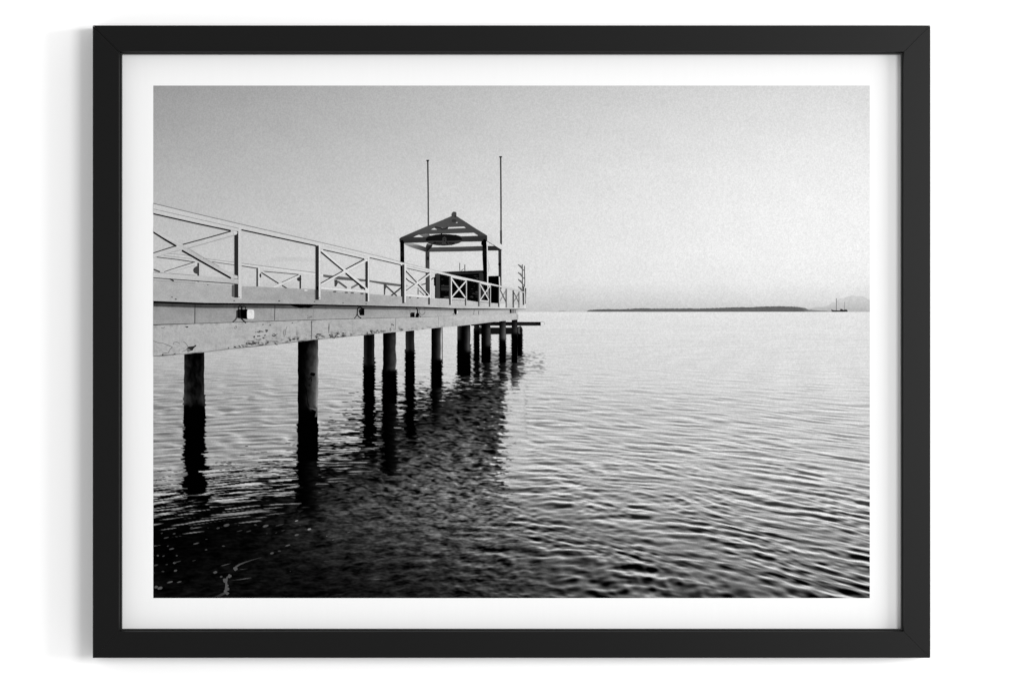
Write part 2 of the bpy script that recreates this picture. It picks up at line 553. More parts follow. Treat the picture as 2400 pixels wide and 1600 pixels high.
ink = Ink()
top = G((388, 257), (395, 252), (410, 247), (500, 242), (620, 242), (700, 239), (760, 235.5), (870, 239), (1000, 237), (1150, 237.5), (1280, 233.5), (1400, 229.5),
        (1480, 230), (1560, 225.5), (1680, 222.5), (1780, 226), (1830, 231), (1860, 236), (1880, 246), (1950, 250), (2030, 254), (2060, 256))
tx2 = np.array([p[0] for p in top]); ty2 = np.array([p[1] for p in top])


def isle(U, V):
    X = tx2[0] + (tx2[-1] - tx2[0]) * U
    Y0 = np.interp(X, tx2, ty2)
    Y0 = Y0 - np.clip(730 - Y0, 0, 2) * 0.45 * (perlin(X / 2.3, X * 0, 8) + 0.7 * perlin(X / 5.5, X * 0, 9))
    return X, Y0 + (HORIZON - 0.2 - Y0) * V


ink.grid(420, 3, isle, lambda X, Y, U, V: np.interp(X, [1375, 1400, 1880, 1895, 1948], [118, 104, 102, 132, 150]) + 7 * perlin(X / 5, Y / 3, 6))
ink.poly(G((196, 257.5), (205, 254.5), (225, 253), (240, 254), (252, 257.5)), 158)
ink.build('printed_island', sheet)

ink = Ink()
ink.line(K((1180, 458), (1178, 800)), 1.7, [140, 112])
ink.line(K((1406, 552), (1400, 790)), 1.3, [168, 128])
ink.poly(K((1012, 752), (1060, 772), (1120, 790), (1200, 790), (1280, 794), (1286, 758), (1310, 750), (1345, 757), (1368, 782), (1392, 772), (1450, 764), (1482, 788), (1494, 806), (1480, 830), (1080, 832), (1052, 808), (1036, 772)), 56)
ink.build('printed_sailboat', sheet)


# ------------------------------------------------------------------ piles of the jetty
def pile(xl, xr, yt0, yt1, yb, tone, wet, wob=1.0, seed=0, dxl=0.0, dxr=0.0):
    """a pile from its slanted top to below the waterline; wet = where the dark tide mark starts"""
    k = Ink()

    def pos(U, V):
        YT = yt0 + (yt1 - yt0) * U
        Y = YT + (yb - YT) * V
        e0 = wob * 0.9 * perlin(Y / 17.0, Y * 0, 100 + seed) * np.clip((Y - yt0) / 60, 0, 1)
        e1 = wob * 1.9 * perlin(Y / 23.0, Y * 0, 130 + seed) * np.clip((Y - yt0) / 40, 0, 1)
        XL = xl + dxl * V + e0; XR = xr + dxr * V + e1
        return XL + (XR - XL) * U, Y

    def tn(X, Y, U, V):
        T = tone(X, Y, U)
        mark = wet + 3.5 * wob * perlin(X / 9.0, Y * 0, 160 + seed)
        return T + (5 - T) * sstep(-6, 5, Y - mark)
    k.grid(22, max(20, int((yb - yt0) / 4)), pos, tn)
    return k


def grain(X, Y, s=1.0):
    return perlin(X / (8 * s), Y / (16 * s), 40) + 0.6 * perlin(X / (3.5 * s), Y / (6 * s), 41)


def lin(xp, fp):
    return lambda U: np.interp(U, xp, fp)


g1 = lin([0, .04, .2, .5, .75, .9, 1], [56, 46, 30, 15, 22, 34, 40])
k = pile(431.8, 478.8, 829.5, 824, 1000, lambda X, Y, U: g1(U) * np.interp(Y, [825, 850, 900, 945], [0.55, 0.8, 1.0, 1.35]) + 13 * grain(X, Y), 951, 1.3, 1, -0.8, 1.4)
k.build('printed_pile', sheet)

g2 = lin([0, .12, .35, .6, .8, .9, .96, 1], [5, 6, 14, 40, 66, 92, 128, 120])
k = pile(698.2, 745.4, 800, 793.5, 1080, lambda X, Y, U: g2(U) * np.interp(Y, [795, 812, 850, 950], [0.35, 0.7, 1.0, 1.12]) + 19 * grain(X, Y) * U, 958 + 0, 1.3, 2, 0, 0)
k.line(Q1((1392, 300), (1400, 345), (1420, 395), (1440, 430), (1448, 490), (1455, 560), (1470, 600)), 1.6, 6)
k.dot(*Q1((1505, 303))[0], 6, 5, 10, rough=0.3)
for u, v, a, b_ in ((1470, 345, 5, 2), (1490, 355, 2, 4), (1470, 400, 4, 3), (1485, 330, 5, 2), (1450, 330, 3, 2)):
    k.dot(*Q1((u, v))[0], a * .8, b_ * .8, 20, rough=0.4)
k.line(Q1((1543, 0), (1546, 70)), 1.5, 60)
k.poly(Q1((1470, 612), (1545, 612), (1546, 690), (1520, 692), (1535, 640), (1500, 622)), 92)
k.build('printed_pile', sheet)

g3 = lin([0, .1, .4, .7, .9, 1], [52, 38, 16, 22, 40, 48])
pile(852.3, 877.6, 785.5, 782.5, 915, lambda X, Y, U: g3(U) * np.interp(Y, [783, 800, 850], [0.6, 0.9, 1.1]) + 4 * grain(X, Y), 857, 0.8, 3).build('printed_pile', sheet)
g4 = lin([0, .15, .45, .75, .92, 1], [5, 8, 26, 54, 62, 120])
pile(897.7, 928, 779.5, 774.5, 945, lambda X, Y, U: g4(U) * np.interp(Y, [776, 792, 830, 860], [0.35, 0.85, 1.0, 1.15]) + 14 * grain(X, Y) * U, 869, 1.2, 4, 0, 0.8).build('printed_pile', sheet)
g5 = lin([0, .15, .5, .8, 1], [50, 40, 26, 38, 50])
pile(950.4, 971, 776.5, 773, 900, lambda X, Y, U: g5(U) * np.interp(Y, [774, 790, 820], [0.7, 1, 1.2]) + 4 * grain(X, Y), 822, 0.9, 5).build('printed_pile', sheet)
g6 = lin([0, .2, .5, .8, .86, .9, 1], [6, 8, 26, 66, 80, 150, 165])
k = pile(1011, 1035, 769, 766.2, 908, lambda X, Y, U: g6(U) * np.interp(Y, [767, 782, 830], [0.45, 0.9, 1.05]) + 4 * grain(X, Y), 843, 0.5, 6)
k.line(D((824, 1005), (827, 1300), (826, 1480), (830, 1520)), 1.6, 62)
k.build('printed_pile', sheet)
g7a = lin([0, .3, .7, 1], [66, 50, 24, 14])
pile(1071.6, 1083, 764, 763, 880, lambda X, Y, U: g7a(U) + 4 * grain(X, Y), 797, 0.5, 7).build('printed_pile', sheet)
g7 = lin([0, .2, .55, .8, 1], [6, 8, 34, 74, 66])
pile(1082.4, 1102.3, 763, 760.7, 880, lambda X, Y, U: g7(U) * np.interp(Y, [761, 780, 820], [0.5, 1, 1.1]) + 4 * grain(X, Y), 824, 0.6, 8).build('printed_pile', sheet)

# landing stage at the head of the jetty
ink = Ink()
ink.poly(D((1268, 1020), (1290, 1000), (1400, 1008), (1850, 1008), (1888, 1000), (1930, 985), (1955, 1015), (1952, 1104), (1270, 1106)), 27)
ink.dot(*D((1922, 1048))[0], 5, 9.5, 78)
ink.dot(*D((1934, 1052))[0], 2.6, 8, 26)
ink.dot(*D((1378, 997))[0], 5, 2.6, 120)
ink.poly(D((1230, 962), (1500, 930), (2218, 930), (2218, 983), (1230, 983)), 22)
ink.line(D((1900, 958), (2150, 954)), 2.4, 40)
ink.poly(D((2216, 934), (2255, 930), (2268, 940), (2264, 972), (2216, 983)), 226)
ink.line(D((2218, 931), (2262, 931), (2267, 968)), 0.8, 120)
ink.build('printed_landing_stage', sheet)
for (xa, xb, y0, y1, wet, tl, tr) in ((1111, 1123.3, 758, 845, 776, 40, 22), (1213.2, 1223.5, 782, 834, 770, 10, 10)):
    gg = lin([0, .5, 1], [tl, (tl + tr) / 2, tr])
    pile(xa, xb, y0, y0, y1, lambda X, Y, U, gg=gg: gg(U) + 3 * grain(X, Y), wet, 0.6, 9).build('printed_pile', sheet)
g9 = lin([0, .15, .4, .75, .92, 1], [8, 8, 24, 56, 58, 90])
pile(1128, 1149.4, 757.5, 755, 850, lambda X, Y, U: g9(np.clip(U * 1.22 - .22, 0, 1)) * np.interp(Y, [756, 772, 800], [0.5, 1, 1.1]) + 4 * grain(X, Y), 812, 0.5, 10).build('printed_pile', sheet)
g10 = lin([0, .3, .6, .85, 1], [12, 34, 66, 92, 80])
pile(1170.3, 1185.6, 753, 751.6, 850, lambda X, Y, U: g10(U) * np.interp(Y, [752, 768, 790], [0.4, 0.9, 1.1]) + 3 * grain(X, Y), 797, 0.6, 11).build('printed_pile', sheet)
g11 = lin([0, .4, .8, 1], [18, 34, 62, 50])
pile(1199.3, 1212.8, 749.8, 748.6, 850, lambda X, Y, U: g11(U) * np.interp(Y, [749, 765, 780], [0.5, 0.9, 1.1]) + 3 * grain(X, Y), 782, 0.4, 12).build('printed_pile', sheet)

# ------------------------------------------------------------------ far railing of the jetty
ink = Ink()
# left panel, seen through the near railing
ink.line([(384, 593), (480, 607), (552, 617), (604, 624), (704, 638), (757, 645.5)], 7, [206, 208, 212, 214, 222, 222], 6)
ink.line(A((90, 850), (350, 880), (560, 912)), 2.0, 70)
ink.line(A((180, 800), (420, 822), (640, 862), (1040, 914), (1125, 924), (1850, 1018), (2050, 1042)), 1.1, 128)
ink.line(A((180, 832), (520, 868)), 1.0, 150)
ink.line(A((770, 906), (1040, 946)), 1.4, 70)
ink.line(A((1125, 956), (1310, 986)), 2.0, 60)
ink.line(A((1380, 1022), (1830, 1062)), 1.8, 70)
ink.line(A((150, 1052), (590, 930)), 6, 212)
ink.line(A((180, 1030), (545, 912)), 1.6, 66)
ink.line(A((240, 1034), (560, 948)), 0.8, 140)
ink.line(A((50, 1000), (130, 1030)), 3.5, 78)
ink.rect(462.5, 616, 466.6, 663, 62)
ink.line(A((618, 930), (618, 1160)), 3, 202)
ink.poly(A((600, 968), (575, 962), (545, 985), (536, 1010), (548, 1040), (580, 1056), (604, 1050)), 70)
ink.rect(601, 627.5, 604.4, 671.5, 42)
ink.line(A((1346, 985), (1346, 1208)), 3.4, 222)
ink.dot(*A((1360, 1075))[0], 2.2, 5.2, 60)
ink.line(A((1510, 1228), (1840, 1072)), 4.2, 224)
ink.line(A((1620, 1160), (1830, 1064)), 1.4, 74)
ink.line(A((1372, 1038), (1582, 1172)), 2.6, 52)
ink.line(A((1380, 1018), (1600, 1160)), 2.6, 216)
ink.line(A((1625, 1196), (1690, 1234)), 2.6, 52)
ink.rect(702, 645, 705.8, 677.5, 62)
ink.line(A((1868, 1060), (1868, 1240)), 2.6, 222)
ink.dot(*A((1836, 1120))[0], 5.4, 4.6, 58)
# shaded part towards the head
ink.poly(B((450, 808), (760, 848), (1230, 905), (1310, 916), (1600, 955), (1890, 992), (1890, 1032), (1600, 1000), (1310, 946), (1230, 938), (750, 906), (455, 852)), 96)
ink.line(B((450, 812), (700, 842), (1230, 906)), 1.0, 120)
ink.poly(B((655, 905), (712, 905), (722, 960), (700, 1010), (690, 1032), (660, 1030)), 72)
ink.line(B((722, 936), (885, 1056)), 4.4, 90)
ink.line(B((965, 1058), (1092, 984)), 4.4, 112)
ink.poly(B((1108, 998), (1160, 1010), (1205, 1072), (1150, 1078), (1118, 1040)), 66)
ink.line(B((1185, 940), (1205, 975)), 2.4, 226)
ink.poly(B((1562, 982), (1612, 985), (1618, 1030), (1592, 1090), (1588, 1180), (1568, 1186)), 72)
ink.line(B((1612, 1026), (1805, 1204)), 3.6, 70)
ink.line(B((1700, 1200), (1885, 1050)), 3.6, 76)
ink.line(D((482, 452), (482, 545)), 2.0, 70)
ink.line(D((500, 488), (565, 552)), 2.0, 90)
ink.line(D((305, 420), (420, 440), (560, 462)), 1.2, 205)
ink.dot(*D((322, 420))[0], 2.4, 1.8, 175)
ink.line(D((306, 312), (350, 352), (420, 392)), 2.4, 34)
ink.line(D((530, 405), (580, 392), (622, 370)), 2.4, 44)
ink.build('printed_far_railing', sheet)

# ------------------------------------------------------------------ pavilion at the head of the jetty
# flagpoles stand behind it
for (x0, x1, yt, yb, xt, t0) in ((1002.6, 1004.0, 374.8, 534, 1002.5, 72), (1173.5, 1174.3, 366.3, 573, 1173.3, 58)):
    ink = Ink()
    ink.line([(x0, yt + 3), ((x0 + x1) / 2 + 0.3, (yt + yb) / 2), (x1, yb)], 3.3, [58, t0, t0])
    ink.poly([(xt - 4, yt + 1.4), (xt - 2, yt), (xt + 2, yt), (xt + 4, yt + 1.4), (xt + 2, yt + 3.6), (xt - 2, yt + 3.6)], 30)
    if yb > 560:
        ink.line([(1174.2, 540), (1174.4, 573)], 4.4, 62)
    ink.build('printed_flagpole', sheet)

kiosk = Ink()
kiosk.poly(C((780, 1190), (860, 1165), (890, 1157), (1515, 1134), (1530, 1140), (1590, 1568), (1590, 1640), (1200, 1580), (780, 1560)), 13)
kiosk.poly(C((795, 1185), (855, 1170), (858, 1568), (797, 1560)), 62)
kiosk.poly(C((850, 1182), (1510, 1155), (1510, 1178), (850, 1205)), 44)
kiosk.poly(C((1455, 1180), (1518, 1178), (1540, 1600), (1470, 1590)), 48)
for i in range(46):
    u, v = random.uniform(870, 1445), random.uniform(1215, 1540)
    kiosk.dot(*C((u, v))[0], random.uniform(1, 5), random.uniform(0.7, 1.8), random.uniform(24, 58), rough=0.4)
for v in (1372, 1408, 1430):
    kiosk.line(C((875, v), (1000, v + 4)), 3.4, 50)
kiosk.poly(C((905, 1560), (930, 1535), (985, 1528), (1005, 1560)), 74)
kiosk.poly(C((765, 1240), (785, 1228), (785, 1375), (765, 1362)), 16)
kiosk.line(C((725, 1276), (752, 1248), (768, 1262)), 2.2, 24)
kiosk.line(C((1160, 1020), (1160, 1142)), 1.6, 70)
kiosk.line(C((1238, 1046), (1238, 1140)), 1.9, 66)
kiosk.line(C((1180, 1142), (1222, 1110)), 1.2, 90)
kiosk.build('printed_kiosk', sheet)

pav = Ink()
# rear posts and beams
pav.poly(C((635, 840), (697, 840), (697, 1200), (708, 1568), (640, 1568)), [58, 66, 80, 70, 66])
pav.dot(*C((672, 950))[0], 3, 4.4, 36)
pav.poly(C((1750, 822), (1797, 822), (1800, 1420), (1758, 1420)), [54, 60, 60, 50])
pav.dot(*C((1768, 1040))[0], 3, 4, 22)
pav.poly(C((640, 784), (1100, 774), (1510, 762), (1510, 836), (1100, 846), (640, 852)), [74, 84, 70, 62, 80, 70])
pav.poly(C((1588, 762), (1700, 760), (1790, 772), (1790, 830), (1588, 832)), 48)
pav.poly(C((308, 715), (420, 716), (520, 740), (640, 782), (640, 852), (540, 820), (430, 788), (330, 744)), [170, 190, 150, 60, 56, 100, 130, 150])
pav.poly(C((640, 770), (660, 720), (690, 735), (745, 740), (735, 770), (680, 830), (650, 850)), [50, 90, 92, 50, 34, 30, 30])
pav.line(C((735, 745), (655, 845)), 2.6, 24)
# sunlit side beam
pav.poly(C((1578, 606), (1812, 744), (1812, 830), (1578, 694)), [216, 226, 226, 214])
pav.line(C((1580, 690), (1808, 826)), 1.2, 60)
# front gable, drawn as its boards
pav.poly(C((236, 650), (262, 628), (440, 552), (640, 466), (860, 378), (1035, 304), (1110, 304), (1240, 386), (1400, 492), (1560, 588), (1580, 602), (1580, 690), (1180, 697), (640, 709), (312, 716), (250, 716), (238, 690)),
         [58, 62, 78, 84, 82, 80, 78, 76, 74, 70, 66, 60, 66, 70, 60, 40, 50])
pav.dot(*C((1072, 375))[0], 6, 4, 58)
pav.poly(C((1035, 312), (1034, 275), (1048, 248), (1065, 236), (1092, 237), (1109, 253), (1109, 308), (1080, 318)), 74)
pav.dot(*C((1092, 308))[0], 2.4, 1.6, 38)
SKYHOLE = 226
pav.poly(C((1101, 408), (1110, 397), (1120, 395), (1130, 404), (1120, 410)), 205)
pav.poly(C((975, 496), (990, 474), (1225, 465), (1252, 485)), SKYHOLE)
pav.poly(C((714, 517), (742, 497), (772, 487), (795, 500), (815, 513)), SKYHOLE)
pav.poly(C((440, 630), (500, 602), (536, 590), (570, 607), (604, 626)), SKYHOLE)
pav.poly(C((540, 590), (640, 576), (690, 580), (690, 602), (640, 632), (604, 626)), [120, 150, 120, 96, 90, 110])
pav.poly(C((690, 580), (900, 574), (1378, 560), (1442, 604), (1180, 613), (1100, 590), (900, 584), (700, 600)), SKYHOLE)
pav.line(C((300, 630), (640, 628)), 1.0, 52)
pav.line(C((700, 512), (820, 515), (1230, 497)), 0.8, 60)
pav.line(C((780, 470), (870, 490), (900, 505), (940, 500), (975, 475)), 3.2, 48)
pav.dot(*C((892, 482))[0], 2, 1, 120)
pav.line(C((700, 572), (1375, 556)), 0.8, 70)
pav.poly(C((1185, 625), (1570, 604), (1578, 688), (1185, 697)), [56, 52, 46, 56])
# front posts
pav.poly(C((248, 700), (255, 680), (275, 668), (298, 682), (308, 710), (310, 860), (310, 1010), (300, 1568), (262, 1568), (250, 1000), (250, 850)), [10, 8, 8, 10, 14, 26, 8, 10, 12, 8, 10])
pav.poly(C((252, 860), (305, 860), (305, 920), (252, 925)), 28)
pav.poly(C((1490, 705), (1498, 690), (1515, 685), (1522, 660), (1535, 652), (1565, 672), (1572, 760), (1580, 1330), (1590, 1568), (1550, 1568), (1522, 1200), (1508, 900), (1508, 760), (1490, 740)), 8)
pav.poly(C((1512, 790), (1566, 790), (1574, 930), (1514, 935)), 20)
pav.poly(C((1574, 750), (1588, 750), (1594, 1335), (1580, 1335)), 228)
pav.line(C((1588, 965), (1612, 1060), (1600, 1160)), 0.8, 190)
pav.build('printed_pavilion', sheet)

sg = Ink()


def ell(cx, cy, rx, ry, e=2.3, n=44, a0=0, a1=2 * math.pi):
    pts = []
    for i in range(n):
        a = a0 + (a1 - a0) * i / (n - 1 if a1 - a0 < 6.2 else n)
        c, s_ = math.cos(a), math.sin(a)
        pts.append((cx + rx * math.copysign(abs(c) ** (2 / e), c), cy + ry * math.copysign(abs(s_) ** (2 / e), s_)))
    return pts


sg.poly(SG(*ell(920, 545, 556, 172, 2.1)), 24)
sg.poly(SG((366, 545), (380, 588), (560, 580), (800, 580), (1020, 585), (1250, 575), (1470, 560), (1455, 610), (1380, 650), (1200, 695), (920, 717), (640, 695), (470, 655), (395, 620)), 60)
sg.line(SG((440, 655), (700, 708), (920, 720), (1150, 705), (1390, 640)), 1.4, 24)
# worn lettering, too small to read
x = 395
for w_, h_ in ((50, 34), (34, 22), (36, 44), (26, 26), (40, 50), (30, 30), (52, 54), (38, 46), (30, 56), (36, 46)):
    sg.rect(*SG((x, 560 - h_ / 2))[0], *SG((x + w_ * 0.55, 560 + h_ * 0.2))[0], 26 if h_ > 40 else 10)
    x += w_ + 6
for a_, b_ in (((600, 660), (650, 625)), ((640, 620), (690, 665)), ((700, 655), (760, 652)), ((770, 645), (800, 668)), ((810, 655), (855, 655)),
               ((985, 640), (1020, 618)), ((1000, 665), (1050, 660)), ((1065, 640), (1110, 660)), ((1120, 640), (1150, 662)), ((1160, 655), (1240, 655))):
    sg.line(SG(a_, b_), 3.0, 16)
sg.poly(SG((876, 600), (876, 500), (905, 470), (938, 448), (965, 470), (996, 500), (996, 600)), 62)
sg.poly(SG((895, 520), (938, 480), (978, 520), (978, 530), (895, 530)), 38)
sg.rect(*SG((915, 555))[0], *SG((960, 590))[0], 10)
sg.line(SG((840, 350), (860, 420)), 3, 16)
sg.build('printed_sign', sheet)

# black storage panel and mast on the head of the jetty
ink = Ink()
ink.poly(C((1598, 1222), (1762, 1218), (1764, 1640), (1600, 1660)), 4)
ink.poly(C((1758, 1232), (1776, 1232), (1780, 1372), (1764, 1372)), 222)
ink.build('printed_panel', sheet)
ink = Ink()
ink.line(C((2118, 1045), (2122, 1400)), 2.0, 74)
ink.line(C((2150, 1064), (2156, 1300), (2152, 1385)), 2.0, 80)
for v in (1045, 1165, 1270, 1382):
    ink.line(C((2056, v), (2090, v + 34), (2122, v + 72)), 2.6, 92)
    ink.line(C((2092, v + 12), (2112, v + 50)), 1.8, 120)
    if v < 1380:
        ink.line(C((2122, v + 78), (2150, v + 92)), 2.4, 110)
ink.poly(C((2118, 1385), (2146, 1370), (2146, 1680), (2126, 1680)), 68)
ink.poly(C((2156, 1412), (2170, 1398), (2178, 1420), (2174, 1560), (2168, 1690), (2156, 1690), (2166, 1560)), 88)
ink.build('printed_mast', sheet)

# ------------------------------------------------------------------ jetty: kerb, side wall and beam
KT = [(359, 652.5), (541, 666.5), (566, 670.5), (740, 678), (751, 680.5), (866, 689), (943, 695), (1008, 699.5), (1020, 701), (1169, 711), (1234, 715)]
KB = [(359, 705.5), (480, 709.6), (640, 711), (740, 712.8), (866, 715.6), (1000, 719), (1062, 721.8), (1195, 723.6), (1234, 723.8)]
FB = [(359, 762), (544, 755.8), (640, 752.8), (732, 750), (854, 746.5), (1000, 742.8), (1099, 738.4), (1182, 735.8), (1213, 736)]
GB = [(359, 835.3), (432, 829.8), (479, 825.2), (580, 813.8), (640, 807.6), (698, 800.8), (747, 795.4), (852, 785.4), (877, 782.4), (972, 774), (1011, 769.2), (1102, 761), (1149, 755), (1213.5, 748.4)]


def ip(tab, X):
    return np.interp(X, [p[0] for p in tab], [p[1] for p in tab])


def between(ta, tb, x0, x1):
    def f(U, V):
        X = x0 + (x1 - x0) * U
        a, b_ = ip(ta, X), ip(tb, X)
        return X, a + (b_ - a) * V
    return f


jet = Ink()


def tone_kerb(X, Y, U, V):
    T = np.interp(X, [359, 560, 568, 740, 850, 1000, 1234], [180, 178, 172, 166, 169, 191, 208])
    T = T + np.interp(V, [0, 0.15, 0.8, 1], [4, 0, 0, 8])
    return T - 2 + 7 * perlin(X / 24, Y / 14, 20) + 6 * perlin(X / 5, Y / 4, 21) - 12 * sstep(0.5, 0.9, perlin(X / 9.0, Y / 5.0, 25))


jet.grid(300, 18, between(KT, KB, 359.2, 1234), tone_kerb)
for x, y, r_ in ((403, 696, 2.0), (412, 701, 2.6), (549, 704.6, 2.2), (654.7, 705.6, 2.2), (737.5, 706.5, 2), (804, 710, 1.6), (858, 711.5, 1.6), (487, 667.5, 1.5), (690, 663, 0.1)):
    jet.dot(x, y, r_, r_ * 0.7, 84, rough=0.4)
jet.dot(717, 680.3, 4, 1.6, 226)
jet.rect(1172, 712, 1184.5, 722, 226)
jet.rect(1206.5, 715, 1211, 722, 224)
jet.rect(1229, 712, 1232, 722.5, 232)
for (x0, x1) in ((781, 788), (808, 815), (822, 829), (845, 852), (959, 963), (977, 982)):
    yy = float(ip(KT, (x0 + x1) / 2))
    jet.rect(x0, yy - 1.0, x1, yy + 2.0, 92)
# posts' shade on the kerb
jet.build('printed_kerb', sheet)

jet = Ink()


def tone_side(X, Y, U, V):
    T = np.interp(X, [359, 480, 640, 900, 1060, 1213], [160, 158, 165, 169, 189, 202])
    d = Y - ip(KB, X)
    w_ = np.interp(X, [359, 700, 1000, 1213], [12.5, 11, 7.5, 3.0])
    T = T - np.interp(X, [359, 700, 1000, 1213], [78, 74, 62, 30]) * (1 - sstep(-1.3, 1.3, d - w_))
    T = T - 12 * np.exp(-np.maximum(d - w_, 0) / 16.0)
    return T - 3 + 8 * perlin(X / 30, Y / 18, 22) + 6 * perlin(X / 5, Y / 6, 23) + 6 * V - 10 * sstep(0.35, 0.8, perlin(X / 6.0, Y / 50.0, 33))


jet.grid(300, 40, between(KB, FB, 359.2, 1213), tone_side)
jet.line([(359.2, 707.6), (420, 709.6), (480, 711.6), (640, 713), (740, 714.8), (866, 717.6), (1000, 720.6), (1062, 723), (1195, 724.6), (1232, 724.6)], 5.0, [6, 6, 6, 6, 6, 8, 14, 26, 70, 120], 1.2)
jet.line([(359.2, 762.5), (454, 760), (544, 756.8), (640, 753.4), (732, 750.4), (854, 746.9), (1000, 743.2), (1060, 740.6), (1182, 736)], 5.0, [6, 6, 8, 18, 30, 40, 44, 120, 160], 1.0)
jet.line(E((700, 335), (698, 500), (698, 640)), 1.8, [30, 30, 12])
jet.line(E((1925, 345), (1916, 590)), 1.4, 44)
jet.line(F((620, 400), (612, 575)), 0.7, 128)
jet.line(D((1275, 745), (1268, 830)), 1.2, 96)
jet.line(D((1336, 775), (1338, 830)), 1.3, 70)
jet.poly(F((255, 352), (640, 356), (600, 382), (545, 402), (490, 393), (420, 402), (370, 392), (300, 376)), 7)
for i in range(8):
    jet.dot(*F((random.uniform(525, 600), random.uniform(515, 575)))[0], random.uniform(1, 2.5), random.uniform(0.8, 2.0), 128, rough=0.4)
jet.poly(D((1778, 748), (1802, 748), (1806, 806), (1778, 806)), 30)
for u in (1818, 1834, 1854):
    jet.line(D((u, 750), (u + 1, 806)), 1.6, 74)
jet.build('printed_side_wall', sheet)

jet = Ink()


def tone_beam(X, Y, U, V):
    T = np.interp(X, [359, 560, 800, 1000, 1213], [184, 186, 184, 190, 205])
    T = T - 4 + 8 * perlin(X / 40, Y / 22, 26) + 8 * perlin(X / 7, Y / 7, 27) + 6 * perlin(X / 3.2, Y / 3.2, 32)
    low = sstep(0.45, 1.0, V)
    n = perlin(X / 10.0, Y / 5.0, 28) + 0.7 * perlin(X / 4.5, Y / 3.0, 29)
    where_ = np.exp(-((X - 600) / 26.0) ** 2) * 0.9 + np.exp(-((X - 690) / 60.0) ** 2) * 0.55 + np.exp(-((X - 795) / 20.0) ** 2) * 0.9 + np.exp(-((X - 745) / 18.0) ** 2) * 0.6 \
        + np.exp(-((X - 900) / 60.0) ** 2) * 0.45 + np.exp(-((X - 1000) / 80.0) ** 2) * 0.25 + np.exp(-((X - 400) / 50.0) ** 2) * 0.15
    T = T - 22 * sstep(0.05, 0.6, perlin(X / 16.0, Y / 11.0, 34)) * (0.35 + 0.65 * low) * np.interp(X, [520, 580, 830, 1000], [0.35, 1, 1, 0.4])
    T = T - 150 * low * where_ * sstep(0.1, 0.75, n)
    T = T - 26 * sstep(0.12, 0.0, V) * sstep(0.0, 0.5, perlin(X / 12.0, Y * 0, 30)) * (X < 760)
    # run-off streaks
    T = T - 22 * sstep(0.45, 0.8, perlin(X / 5.0, Y / 60.0, 31)) * (0.3 + 0.7 * V)
    return T


jet.grid(430, 34, between(FB, GB, 359.2, 1213.5), tone_beam)
jet.line([(x_ + random.uniform(-1, 1), float(ip(GB, x_)) - 0.8 + random.uniform(-0.5, 0.5)) for x_ in range(360, 900, 12)], 1.4, [random.choice([60, 90, 130, 150]) for _ in range(360, 900, 12)])
jet.line(F((592, 600), (588, 640), (590, 880)), 2.2, [70, 96, 110])
jet.line(F((858, 640), (855, 700), (852, 790)), 2.6, [150, 96, 150])
jet.line(F((1878, 560), (1872, 740)), 1.2, 130)
jet.line(D((770, 850), (768, 1005)), 1.0, 140)
# cracks and broken patches
for pts in (E((60, 905), (150, 942), (200, 938), (280, 968), (350, 998)), E((195, 1120), (215, 1095), (290, 1088), (320, 1030), (352, 1000)), E((520, 915), (545, 930), (575, 965), (592, 1000)),
            E((365, 960), (375, 930), (420, 922), (470, 950)), E((500, 1075), (560, 1045), (600, 1055)), E((60, 1140), (130, 1135), (200, 1122), (340, 1120), (400, 1100)),
            E((2065, 730), (2055, 790), (2070, 840)), E((2110, 690), (2085, 740), (2080, 820))):
    jet.line(pts, 1.4, 118)
jet.poly(E((560, 1035), (600, 995), (680, 985), (715, 965), (720, 985), (685, 1010), (665, 1050), (620, 1060), (600, 1030)), 44)
jet.dot(*E((600, 1045))[0], 4, 4, 120, rough=0.3)
jet.poly(E((190, 1125), (215, 1100), (212, 1126)), 40); jet.poly(E((375, 1110), (395, 1092), (402, 1110)), 34)
jet.poly(E((545, 690), (590, 684), (600, 694), (575, 706)), 26)
jet.line(E((180, 706), (215, 714), (235, 690)), 1.2, 110)
for u, v, a_, b_ in ((1628, 770, 2, 2), (1665, 772, 6, 3), (1690, 760, 3, 4), (1725, 762, 5, 3), (1795, 752, 5, 5), (1672, 832, 6, 3), (1770, 820, 3, 3), (1605, 842, 3, 3), (1748, 858, 3.5, 3), (1740, 655, 3, 2),
                     (1910, 815, 7, 5), (1955, 798, 2, 2), (1210, 1012, 3, 3), (1322, 700, 3.4, 6), (1720, 970, 6, 3), (2190, 630, 3, 2), (1850, 665, 3, 2)):
    jet.dot(*E((u, v))[0], a_ * .62, b_ * .62, 86, rough=0.5)
jet.dot(*E((1322, 700))[0], 1.4, 2.8, 180)
jet.dot(*E((1905, 815))[0], 2, 1.6, 165)
for u, v, a_ in ((1500, 945, 6), (1530, 940, 8), (1580, 950, 8), (1625, 940, 6), (1440, 985, 7), (1390, 985, 6), (1310, 1005, 5), (1800, 945, 6), (1930, 945, 5), (2150, 890, 5), (2215, 880, 7), (2270, 870, 6)):
    for j in range(4):
        jet.dot(*E((u + random.uniform(-18, 18), v + random.uniform(-14, 14)))[0], random.uniform(0.9, 0.42 * a_), random.uniform(0.8, 2.5), random.choice([52, 70, 96, 120]), rot=random.uniform(-1, 1), rough=0.5)
for u, v in ((690, 810), (660, 850), (720, 815), (1060, 800), (1000, 790), (975, 815), (1045, 835), (1085, 820), (920, 850), (890, 830), (1180, 812), (1500, 770), (1440, 790), (1600, 760), (1650, 760), (1800, 740), (1830, 660), (1960, 740)):
    for j in range(4):
        jet.dot(*F((u + random.uniform(-22, 22), v + random.uniform(-16, 16)))[0], random.uniform(0.8, 3.2), random.uniform(0.7, 2.4), random.choice([62, 84, 110, 135]), rot=random.uniform(-1, 1), rough=0.5)
